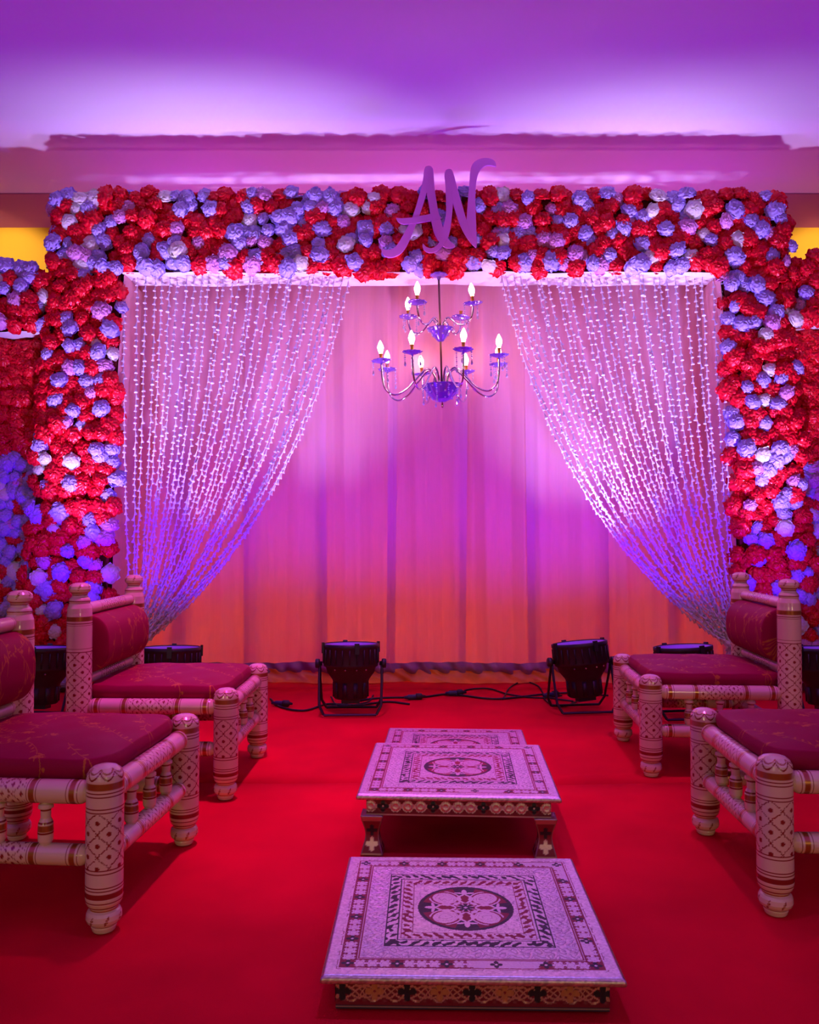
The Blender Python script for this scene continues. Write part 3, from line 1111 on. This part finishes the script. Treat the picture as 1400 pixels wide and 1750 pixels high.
fin_me = turned('finial', FIN_H, [(0.0, 0.0), (0.01, PR * 0.4), (0.05, PR * 0.68), (0.12, PR * 0.86), (0.22, PR * 0.90), (0.30, PR * 0.84), (0.36, PR * 0.66), (0.42, PR * 0.62), (0.48, PR * 0.66),
                                  (0.54, PR * 0.82), (0.62, PR * 0.88), (0.70, PR * 0.84), (0.76, PR * 0.90), (0.86, PR * 0.99), (1.0, PR * 1.01)], 70, 64, paint_finial)


def rail_me(name, L, r, banded=True):
    def paint(col, U, T, V):
        e = np.minimum(V, L - V)
        if banded:
            bands(col, e, [(0.022, 0.024, BROWN), (0.030, 0.044, GOLD), (0.049, 0.0515, BROWN), (0.128, 0.1305, BROWN), (0.135, 0.149, GOLD), (0.153, 0.1555, BROWN)])
            lattice(col, U, V - L / 2, e > 0.158, 4, 0.05, 0.0017, 0.0050, 2 * math.pi * r)
        else:
            bands(col, e, [(0.020, 0.022, BROWN), (0.028, 0.030, BROWN), (0.118, 0.121, BROWN), (0.126, 0.1285, BROWN)])
            lattice(col, U, V - L / 2, e > 0.130, 4, 0.042, 0.0015, 0.0042, 2 * math.pi * r)
    c = [(0, 0), (0.001, r * 0.55), (0.02, r * 0.80), (0.035, r * 0.95), (0.05, r), (0.95, r), (0.965, r * 0.95), (0.98, r * 0.80), (0.999, r * 0.55), (1, 0)]
    return turned(name, L, c, 240, 40, paint)


CW, CD = 0.575, 0.56            # between the leg axes
LW, LDp = CW - 2 * LR + 0.016, CD - 2 * LR + 0.016
rail_w = rail_me('seat_rail', LW, 0.031)
rail_d = rail_me('seat_rail', LDp, 0.030)
str_w = rail_me('stretcher', LW, 0.027)
str_d = rail_me('stretcher', LDp, 0.027)
back_r = rail_me('back_rail', LW, 0.023, False)
spin_L = 0.125


def paint_spin(col, U, T, V):
    bands(col, T, [(0.26, 0.29, BROWN), (0.52, 0.55, BROWN), (0.58, 0.70, GOLD), (0.72, 0.75, BROWN)])


spin_me = turned('spindle', spin_L, [(0, 0), (0.001, 0.011), (0.15, 0.011), (0.18, 0.018), (0.24, 0.019), (0.27, 0.013), (0.45, 0.0125), (0.52, 0.017), (0.56, 0.0185), (0.72, 0.0195), (0.9, 0.0185), (0.999, 0.012), (1, 0)], 60, 20, paint_spin)

# --- brocade: vines with leaves, drawn once on a flat field
BURG = np.array([0.30, 0.002, 0.045, 0.0])
VINE = np.array([0.50, 0.15, 0.035, 0.25])


def vine_field(seed, w_, h_, n_vines):
    r = random.Random(seed)
    lines, leaves = [], []
    for k in range(n_vines):
        x, y = r.uniform(-w_, w_), r.uniform(-h_, h_)
        a = r.uniform(0, 6.28)
        cur = r.choice([-1, 1]) * r.uniform(4, 9)
        st = 0.008
        pts = []
        for i in range(r.randint(22, 34)):
            pts.append((x, y))
            x += st * math.cos(a)
            y += st * math.sin(a)
            a += cur * st
            if r.random() < 0.10:
                cur = -cur
            if i % 3 == 1:
                s = r.choice([-1, 1])
                la = a + s * r.uniform(0.6, 1.1)
                leaves.append((x + 0.011 * math.cos(la), y + 0.011 * math.sin(la), la, r.uniform(0.008, 0.012), r.uniform(0.0022, 0.0036)))
        lines.append(np.array(pts))
        # blossom at the end
        for q in range(4):
            la = a + (q - 1.5) * 0.7
            leaves.append((x + 0.012 * math.cos(la), y + 0.012 * math.sin(la), la, 0.011, 0.0045))
    return lines, leaves


def draw_vines(col, X, Y, field, lw=0.0010):
    lines, leaves = field
    for pts in lines:
        for (ax, ay), (bx, by) in zip(pts, pts[1:]):
            m = (np.abs(X - (ax + bx) / 2) < 0.012) & (np.abs(Y - (ay + by) / 2) < 0.012)
            if not m.any():
                continue
            px, py = X[m], Y[m]
            dx, dy = bx - ax, by - ay
            t = np.clip(((px - ax) * dx + (py - ay) * dy) / (dx * dx + dy * dy), 0, 1)
            d = np.hypot(px - ax - t * dx, py - ay - t * dy)
            sub = col[m]
            sub[d < lw] = VINE
            col[m] = sub
    for (x, y, a, l, w2) in leaves:
        m = (np.abs(X - x) < l) & (np.abs(Y - y) < l)
        if not m.any():
            continue
        dx, dy = X[m] - x, Y[m] - y
        u = (dx * math.cos(a) + dy * math.sin(a)) / l
        v = (-dx * math.sin(a) + dy * math.cos(a)) / w2
        d = np.abs(v) / np.maximum(1 - u * u, 0.02)
        sub = col[m]
        sub[(d < 1) & (np.abs(u) < 1)] = VINE
        col[m] = sub


def cushion_me():
    """seat pad with crowned top and upright edge, corners cut in round the legs"""
    n = 250
    s = np.linspace(-1, 1, n)
    A, B = np.meshgrid(s, s, indexing='ij')
    hx, hy = CD / 2 - 0.005, CW / 2 - 0.012
    # square -> rounded square
    e = 0.90
    k = np.maximum(np.abs(A), np.abs(B))
    rad = (np.abs(A) ** 7 + np.abs(B) ** 7) ** (1 / 7.0)
    q = np.where(rad > 1e-6, k / np.maximum(rad, 1e-6), 1)
    rim = np.clip((k - 0.86) / 0.14, 0, 1)
    plan = np.where(k > 0.86, 0.965 + 0.035 * np.sin(rim * np.pi), k / 0.86 * 0.965) / np.maximum(k, 1e-6)
    X = A * q * plan * hx
    Y = B * q * plan * hy
    topz = 0.020 * (1 - np.clip(k / 0.86, 0, 1) ** 3)
    Z = np.where(k <= 0.86, 0.052 + topz, 0.052 - 0.052 * rim)
    Z = Z + 0.0015 * np.sin(X * 40) * np.sin(Y * 33)
    col = np.tile(BURG, (n, n, 1))
    field = vine_field(3, 0.27, 0.27, 21)
    draw_vines(col, X * 1.0, Y * 1.0, field)
    # on the upright edge the same vines run on
    return mesh('seat_cushion', np.stack([X, Y, Z], -1).reshape(-1, 3), grid(n, n)[:, ::-1][:, ::1], M_brocade, True, col.reshape(-1, 4))


def backpad_me():
    nu, nv = 200, 150
    u = np.linspace(-1, 1, nu)
    t = np.linspace(0, 1, nv)
    Uu, T = np.meshgrid(u, t, indexing='ij')
    ang = T * 2 * np.pi
    hz, fx, bx = 0.112, 0.085, 0.02
    end = np.sqrt(np.clip(1 - np.clip((np.abs(Uu) - 0.955) / 0.045, 0, 1) ** 2, 0, 1))
    cz = np.sign(np.cos(ang)) * np.abs(np.cos(ang)) ** 0.75
    sx = np.sin(ang)
    X = np.where(sx > 0, sx * fx, sx * bx) * (0.15 + 0.85 * end)
    Z = cz * hz * (0.55 + 0.45 * end)
    Y = Uu * (CW / 2 - LR - 0.004)
    k0 = np.abs(Uu) >= 0.9999
    X = np.where(k0, X * 0.0, X)
    Z = np.where(k0, Z * 0.0, Z)
    col = np.tile(BURG, (nu, nv, 1))
    draw_vines(col, Y, (T - 0.25) * 0.5, vine_field(11, 0.22, 0.14, 11))
    return mesh('back_cushion', np.stack([X, Y, Z], -1).reshape(-1, 3), grid(nu, nv)[:, ::-1], M_brocade, True, col.reshape(-1, 4))


cush_me = cushion_me()
pad_me = backpad_me()


def make_chair():
    root = empty('carved_chair')
    fx, by, hy = CD / 2, -CD / 2, CW / 2
    for s in (-1, 1):
        put('leg', leg_me, root, (fx, s * hy, 0), (0, 0, R(20)))
        po = put('rear_post', post_me, root, (by, s * hy, 0), (0, 0, R(20)))
        put('finial', fin_me, po, (0, 0, POST_H - 0.002))
    ry = (R(-90), 0, 0)     # member along +Y
    rx = (0, R(90), 0)      # member along +X
    zs, zt_ = 0.343, 0.185
    for x, me_, z in ((fx, rail_w, zs), (by, rail_w, zs), (fx, str_w, zt_), (by, str_w, zt_)):
        put('seat_rail' if z == zs else 'stretcher', me_, root, (x, -LW / 2, z), ry)
    for s in (-1, 1):
        put('seat_rail', rail_d, root, (-LDp / 2, s * hy, zs), rx)
        put('stretcher', str_d, root, (-LDp / 2, s * hy, zt_), rx)
        for k in (-1, 0, 1):
            put('spindle', spin_me, root, (k * 0.125, s * hy, zt_ + 0.022))
    for k in (-1, 0, 1):
        put('spindle', spin_me, root, (fx, k * 0.125, zt_ + 0.022))
    put('back_rail', back_r, root, (by, -LW / 2, 0.705), ry)
    put('back_rail', back_r, root, (by, -LW / 2, 0.435), ry)
    put('seat_cushion', cush_me, root, (0.0, 0, 0.365))
    put('back_cushion', pad_me, root, (by + 0.005, 0, 0.570))
    return root


chair = make_chair()
spots = [((-1.027, 2.397), -4.4, 'ivory lacquered chair with burgundy cushions, nearest on the left, cut by the frame'),
         ((-0.966, 3.400), -1.2, 'ivory painted chair with burgundy cushions, farther one on the left of the aisle'),
         ((1.292, 3.668), 176.5, 'ivory painted chair with burgundy cushions, farther one on the right of the aisle'),
         ((1.254, 2.454), 177.7, 'ivory lacquered chair with burgundy seat, nearest on the right, back out of frame')]
for i, ((x, y), a, lb) in enumerate(spots):
    o = chair if i == 0 else copy_tree(chair)
    o.location = (x, y, 0)
    o.rotation_euler = (0, 0, R(a))
    tag(o, lb, 'chair', 'ceremonial chairs along the aisle')

# ------------------------------------------------------------------ foil-covered low tables
SILV = np.array([0.80, 0.76, 0.80, 0.85])
SRED = np.array([0.26, 0.008, 0.025, 0.0])
SBLK = np.array([0.012, 0.012, 0.020, 0.0])
SGOLD = np.array([0.62, 0.30, 0.12, 0.4])
TW = 0.622


def rosette(X, Y, cx, cy, r, n=4, rot=0.0):
    dx, dy = X - cx, Y - cy
    d = np.hypot(dx, dy)
    a = np.arctan2(dy, dx) + rot
    return d < r * (0.45 + 0.55 * np.abs(np.cos(a * n / 2)))


def top_me():
    n = 380
    s = np.linspace(-1, 1, n)
    X, Y = np.meshgrid(s, s, indexing='ij')
    k = np.maximum(np.abs(X), np.abs(Y))
    along = np.where(np.abs(X) >= np.abs(Y), Y, X)       # coordinate along the side
    col = np.tile(SILV, (n, n, 1))
    h = np.zeros((n, n))
    rel = lambda a, b: (k > a) & (k < b)
    def noise(sx, sy, seed):
        """smooth value noise on the unit square"""
        q = np.random.default_rng(seed).random((int(2 / sx) + 3, int(2 / sy) + 3))
        fx, fy = (X + 1) / sx, (Y + 1) / sy
        i, j = np.floor(fx).astype(int), np.floor(fy).astype(int)
        u, v = fx - i, fy - j
        u, v = u * u * (3 - 2 * u), v * v * (3 - 2 * v)
        return (q[i, j] * (1 - u) + q[i + 1, j] * u) * (1 - v) + (q[i, j + 1] * (1 - u) + q[i + 1, j + 1] * u) * v
    n1, n2, n3 = noise(0.022, 0.022, 1), noise(0.030, 0.030, 2), noise(0.014, 0.014, 3)
    # engraved ground all over
    h += (n1 - 0.5) * 0.5
    col[..., :3] *= (0.80 + 0.36 * n3)[..., None]
    col[(np.abs(n2 - 0.5) < 0.035) & (k < 0.93)] = SILV * np.array([0.58, 0.54, 0.60, 1])
    # border of blossoms on red with dark four-petal flowers
    bd = rel(0.785, 0.905)
    mid = 0.845
    step = 0.0845
    c = np.round(along / step)
    d1 = along - c * step
    d2 = k - mid
    a = np.arctan2(d2, d1)
    dd = np.hypot(d1, d2)
    third = (np.abs(c) % 4) == 2
    col[bd] = SRED
    bl = dd < 0.050 * (0.84 + 0.16 * np.cos(a * 6))
    keep = bd & (bl | (np.abs(d2) < 0.012)) & ~third
    col[keep] = SILV * np.array([0.97, 0.95, 0.98, 1])
    col[bd & (dd < 0.050) & (np.abs(np.sin(dd * 130)) < 0.22) & ~third] = SILV * np.array([0.60, 0.52, 0.60, 1])
    worn = noise(0.40, 0.40, 9) > 0.66
    col[bd & worn & (np.abs(d2) < 0.048)] = SILV * np.array([0.90, 0.88, 0.92, 1])
    f4 = dd < 0.046 * (0.38 + 0.62 * np.abs(np.cos(a * 2)))
    col[bd & third & f4] = SBLK
    col[bd & (dd < 0.010) & third] = SILV
    col[rel(0.912, 0.917) & (n2 > 0.45)] = SRED * 0.8
    col[rel(0.772, 0.780)] = SRED
    # embossed scroll band: S-curls in relief
    sc = rel(0.62, 0.765)
    ph_ = along * 2 * np.pi / 0.17
    cen = 0.69 + 0.035 * np.sin(ph_)
    w1 = np.cos(np.hypot((k - cen) * 1.0, 0.03 * np.cos(ph_)) * 150 + 2 * np.sin(ph_ * 2))
    h += np.where(sc, w1 * 0.7, 0)
    col[sc & (w1 < -0.80)] = SILV * np.array([0.55, 0.50, 0.56, 1])
    # black and silver fret band, brushed like script
    fb = rel(0.520, 0.610)
    t1 = np.sin(along * 2 * np.pi / 0.082 + 5 * (k - 0.565) * 14) + 2.6 * (n2 - 0.5) + 0.6 * np.cos((k - 0.565) * 70)
    col[fb & (t1 > 0.25)] = SBLK
    col[rel(0.604, 0.613) | rel(0.513, 0.521)] = SBLK
    # red and silver fret band
    rb = rel(0.410, 0.495)
    t2 = np.sin(along * 2 * np.pi / 0.076 - 5 * (k - 0.452) * 12 + 1.2) + 2.6 * (n1 - 0.5) + 0.6 * np.cos((k - 0.452) * 74)
    col[rb & (t2 > 0.15)] = SRED
    col[rel(0.489, 0.498) | rel(0.404, 0.412)] = SRED
    h += np.where(rb | fb, 0.3, 0)
    # medallion
    rr_ = np.hypot(X, Y)
    th = np.arctan2(Y, X)
    disc = rr_ < 0.365
    light = SILV * np.array([0.97, 0.94, 0.98, 1])
    col[disc] = SRED
    axis = np.abs(np.cos(th * 2))
    col[disc & (axis > 0.86) & (rr_ > 0.22)] = SBLK
    col[disc & (rr_ > 0.345)] = SBLK
    for sx in (-1, 1):
        for sy in (-1, 1):
            u = (X * sx + Y * sy) / math.sqrt(2)
            v = (X * sx - Y * sy) / math.sqrt(2)
            pet = ((u - 0.225) / 0.105) ** 2 + (v / 0.092) ** 2
            ring = (pet > 1.38) & (pet < 1.75) & (u < 0.31)
            col[disc & ring] = light
            col[disc & (pet < 1)] = light
            col[disc & (pet < 0.8) & (np.abs(np.sin(pet * 9 + 3 * n2)) < 0.22)] = SILV * np.array([0.6, 0.52, 0.6, 1])
            h += np.where(disc & (pet < 1), 0.6 * (1 - pet), 0)
            stem = (np.abs(v) < 0.030 * np.abs(np.sin(u * 52))) & (u > 0.055) & (u < 0.125)
            col[disc & stem] = light
    for ax in range(4):
        c0, s0 = math.cos(ax * math.pi / 2), math.sin(ax * math.pi / 2)
        u = X * c0 + Y * s0
        v = -X * s0 + Y * c0
        fan = np.hypot(u - 0.235, v)
        fa = np.arctan2(v, u - 0.235)
        col[disc & (fan < 0.085 * (0.72 + 0.28 * np.cos(fa * 5))) & (np.abs(fa) < 1.35)] = light
        leaf = (np.abs(np.abs(v) - 0.055 * np.sin(np.clip((u - 0.07) / 0.17, 0, 1) * np.pi)) < 0.013) & (u > 0.07) & (u < 0.24)
        col[disc & leaf] = light
    star = rr_ < 0.066 * (0.50 + 0.50 * np.abs(np.cos(th * 4)))
    col[rr_ < 0.076] = np.where((np.abs(np.cos(th * 4)) > 0.3)[rr_ < 0.076][:, None], SRED, light)
    col[star] = SBLK
    col[rr_ < 0.014] = light
    col[(rr_ > 0.362) & (rr_ < 0.374)] = SBLK
    # corners of the middle square
    sq = (k < 0.40) & (rr_ > 0.385)
    h += np.where(sq, 0.4 * np.sin(X * 70) * np.sin(Y * 70), 0)
    h += np.where(keep, 0.4 + 0.3 * np.cos(a * 6), 0)
    # worn foil
    wear = rng.random((n, n))
    col[..., :3] *= (0.90 + 0.14 * wear)[..., None]
    edge = np.clip((k - 0.985) / 0.015, 0, 1)
    Z = 0.0 + h * 0.0011 - edge ** 2 * 0.004
    return mesh('table_top_plate', np.stack([X * TW / 2, Y * TW / 2, Z], -1).reshape(-1, 3), grid(n, n), M_foil, True, col.reshape(-1, 4))


def edge_me():
    """rounded rim under the plate, one closed band with sparkle"""
    n = 120
    prof = [(0.0, -0.003), (0.003, -0.005), (0.0045, -0.010), (0.003, -0.016), (0.0, -0.018), (-0.03, -0.018)]
    V, cols = [], []
    per = []
    hw = TW / 2
    for sd in range(4):
        for i in range(n):
            t = -1 + 2 * i / n
            per.append({0: (t, -1, 0, -1), 1: (1, t, 1, 0), 2: (-t, 1, 0, 1), 3: (-1, -t, -1, 0)}[sd])
    rr_ = random.Random(4)
    for (x, y, nx, ny) in per:
        for j, (o, z) in enumerate(prof):
            V.append((x * (hw + o if abs(x) == 1 else hw + o), y * (hw + o), z))
            c = SILV.copy() if j < 4 else SRED.copy()
            if j < 4:
                c[:3] *= rr_.uniform(0.55, 1.05)
                c[:3] *= np.array([1.0, 0.88, 0.68])
            cols.append(c)
    f = grid(len(per), len(prof), True)[:, ::-1]
    return mesh('table_rim', V, f, M_foil, True, cols)


AP = TW - 0.05


def apron_me(hh):
    n, m = 420, 30
    u = np.linspace(-1, 1, n)
    v = np.linspace(0, 1, m)
    U, V = np.meshgrid(u, v, indexing='ij')
    X = U * AP / 2
    Zz = V * hh
    col = np.tile(SRED * 0.75, (n, m, 1))
    col[..., 3] = 0
    per = 0.092
    ph = X / per
    y = (V - 0.56) * 2.0
    for q in (0.0, 0.5, 0.16, 0.34, 0.66, 0.84):
        wv = 0.62 * np.sin((ph + q) * 2 * np.pi) * (1 if q in (0.0, 0.5) else 0.62)
        col[np.abs(y - wv) < 0.062] = SILV * np.array([0.9, 0.72, 0.5, 1])
    fl = np.round(X / 0.068)
    dx, dy = X - fl * 0.068, (V - 0.56) * hh
    dd, a = np.hypot(dx, dy), np.arctan2(dy, dx)
    f4 = dd < 0.020 * (0.35 + 0.65 * np.abs(np.cos(a * 2 )))
    odd = (np.abs(fl) % 2) == 1
    col[f4 & odd] = SGOLD
    col[f4 & ~odd] = SBLK
    col[(dd < 0.003) & odd] = SRED
    col[(V < 0.13)] = SBLK * 2
    col[(V > 0.04) & (V < 0.09)] = SILV * np.array([0.7, 0.55, 0.4, 1])
    col[(V > 0.95)] = SBLK * 2
    Y = 0.0012 * (np.abs(y) < 0.6) * np.sin(X * 300)
    return mesh('apron_board', np.stack([X, Y, Zz], -1).reshape(-1, 3), grid(n, m), M_foil, True, col.reshape(-1, 4))


def apron_tall_me(hh):
    n, m = 420, 30
    u = np.linspace(-1, 1, n)
    v = np.linspace(0, 1, m)
    U, V = np.meshgrid(u, v, indexing='ij')
    X = U * AP / 2
    col = np.tile(SRED * 0.75, (n, m, 1))
    col[..., 3] = 0
    p = 0.039
    c = np.round(X / p)
    dx, dy = X - c * p, (V - 0.52) * hh
    dd, a = np.hypot(dx, dy), np.arctan2(dy, dx)
    warm = SILV * np.array([0.92, 0.72, 0.62, 1])
    col[(dd < 0.0185) & (np.abs(np.sin(dd * 900)) > 0.25)] = warm
    col[np.abs((V - 0.52) * hh) < 0.006] = warm
    k4 = (np.abs(c) % 4) == 2
    f4 = dd < 0.0185 * (0.40 + 0.60 * np.abs(np.cos(a * 2)))
    col[(dd < 0.019) & k4] = SRED * 0.75
    col[f4 & k4] = SBLK
    col[(dd < 0.003) & k4] = warm
    col[V < 0.12] = SRED
    col[(V > 0.03) & (V < 0.09)] = SILV * np.array([0.8, 0.6, 0.5, 1])
    Y = 0.001 * np.sin(dd * 500) * (dd < 0.018)
    return mesh('apron_board', np.stack([X, Y, V * hh], -1).reshape(-1, 3), grid(n, m), M_foil, True, col.reshape(-1, 4))


def tleg_me(hh):
    """square cabriole leg wrapped in foil"""
    nv, nq = 44, 12
    t = np.linspace(0, 1, nv)
    V, cols = [], []
    for q in range(nq * 4):
        sd, f = divmod(q, nq)
        f = f / nq * 2 - 1
        x, y = {0: (f, -1), 1: (1, f), 2: (-f, 1), 3: (-1, -f)}[sd]
        for tt in t:
            w_ = 0.031 - 0.006 * math.sin(tt * math.pi) + 0.004 * math.cos(tt * 2 * math.pi)
            V.append((x * w_, y * w_, tt * hh))
            c = SRED * 0.8
            c[3] = 0
            zz = (tt - 0.28) * hh
            ang = math.atan2(zz, f * w_)
            if math.hypot(zz, f * w_) < 0.020 * (0.4 + 0.6 * abs(math.cos(2 * ang))):
                c = SILV * np.array([0.95, 0.8, 0.6, 1])
            zz = (tt - 0.62) * hh
            ang = math.atan2(zz, f * w_)
            if math.hypot(zz, f * w_) < 0.018 * (0.4 + 0.6 * abs(math.cos(2 * ang))):
                c = SBLK
            if tt > 0.88 or abs(f) > 0.86 or tt < 0.06:
                c = SILV * np.array([0.6, 0.45, 0.35, 1])
            cols.append(c)
    faces = grid(nq * 4, nv, True)
    n = len(V)
    f = faces.tolist()
    f.append(tuple(q * nv for q in range(nq * 4))[::-1])
    f.append(tuple(q * nv + nv - 1 for q in range(nq * 4)))
    return mesh('leg', V, f, M_foil, True, cols)


plate_me, rim_me = top_me(), edge_me()


def low_table(loc, rz, h, label, legs):
    root = empty('low_ritual_table', loc, rz)
    tag(root, label, 'low table', 'foil-covered low tables in the aisle')
    put('table_top', plate_me, root, (0, 0, h))
    put('table_rim', rim_me, root, (0, 0, h))
    ah = 0.055
    z0 = h - 0.018 - ah
    am = apron_tall_me(ah) if legs else apron_me(max(ah, h - 0.021))
    if not legs:
        z0 = 0.003
    for k in range(4):
        a = k * math.pi / 2
        put('apron_board', am, root, (AP / 2 * math.sin(a), -AP / 2 * math.cos(a), z0), (0, 0, a))
    MB().box((-AP / 2 + 0.003, -AP / 2 + 0.003, h - 0.030), (AP / 2 - 0.003, AP / 2 - 0.003, h - 0.012)).build('underside_board', M_dark_wood, root, smooth=False)
    if legs:
        lm = tleg_me(z0 + 0.002)
        for sx in (-1, 1):
            for sy in (-1, 1):
                put('leg', lm, root, (sx * (AP / 2 - 0.018), sy * (AP / 2 - 0.018), 0.0))
    return root


low_table((0.137, 2.022, 0), R(-1.2), 0.085, 'silver foil low table with red and black medallion, closest to the camera', False)
low_table((0.166, 2.848, 0), R(-3.0), 0.192, 'taller silver foil low table on legs, middle one of three', True)
low_table((0.200, 3.580, 0), R(-3.0), 0.075, 'low silver foil table mostly hidden behind the taller legged one', False)
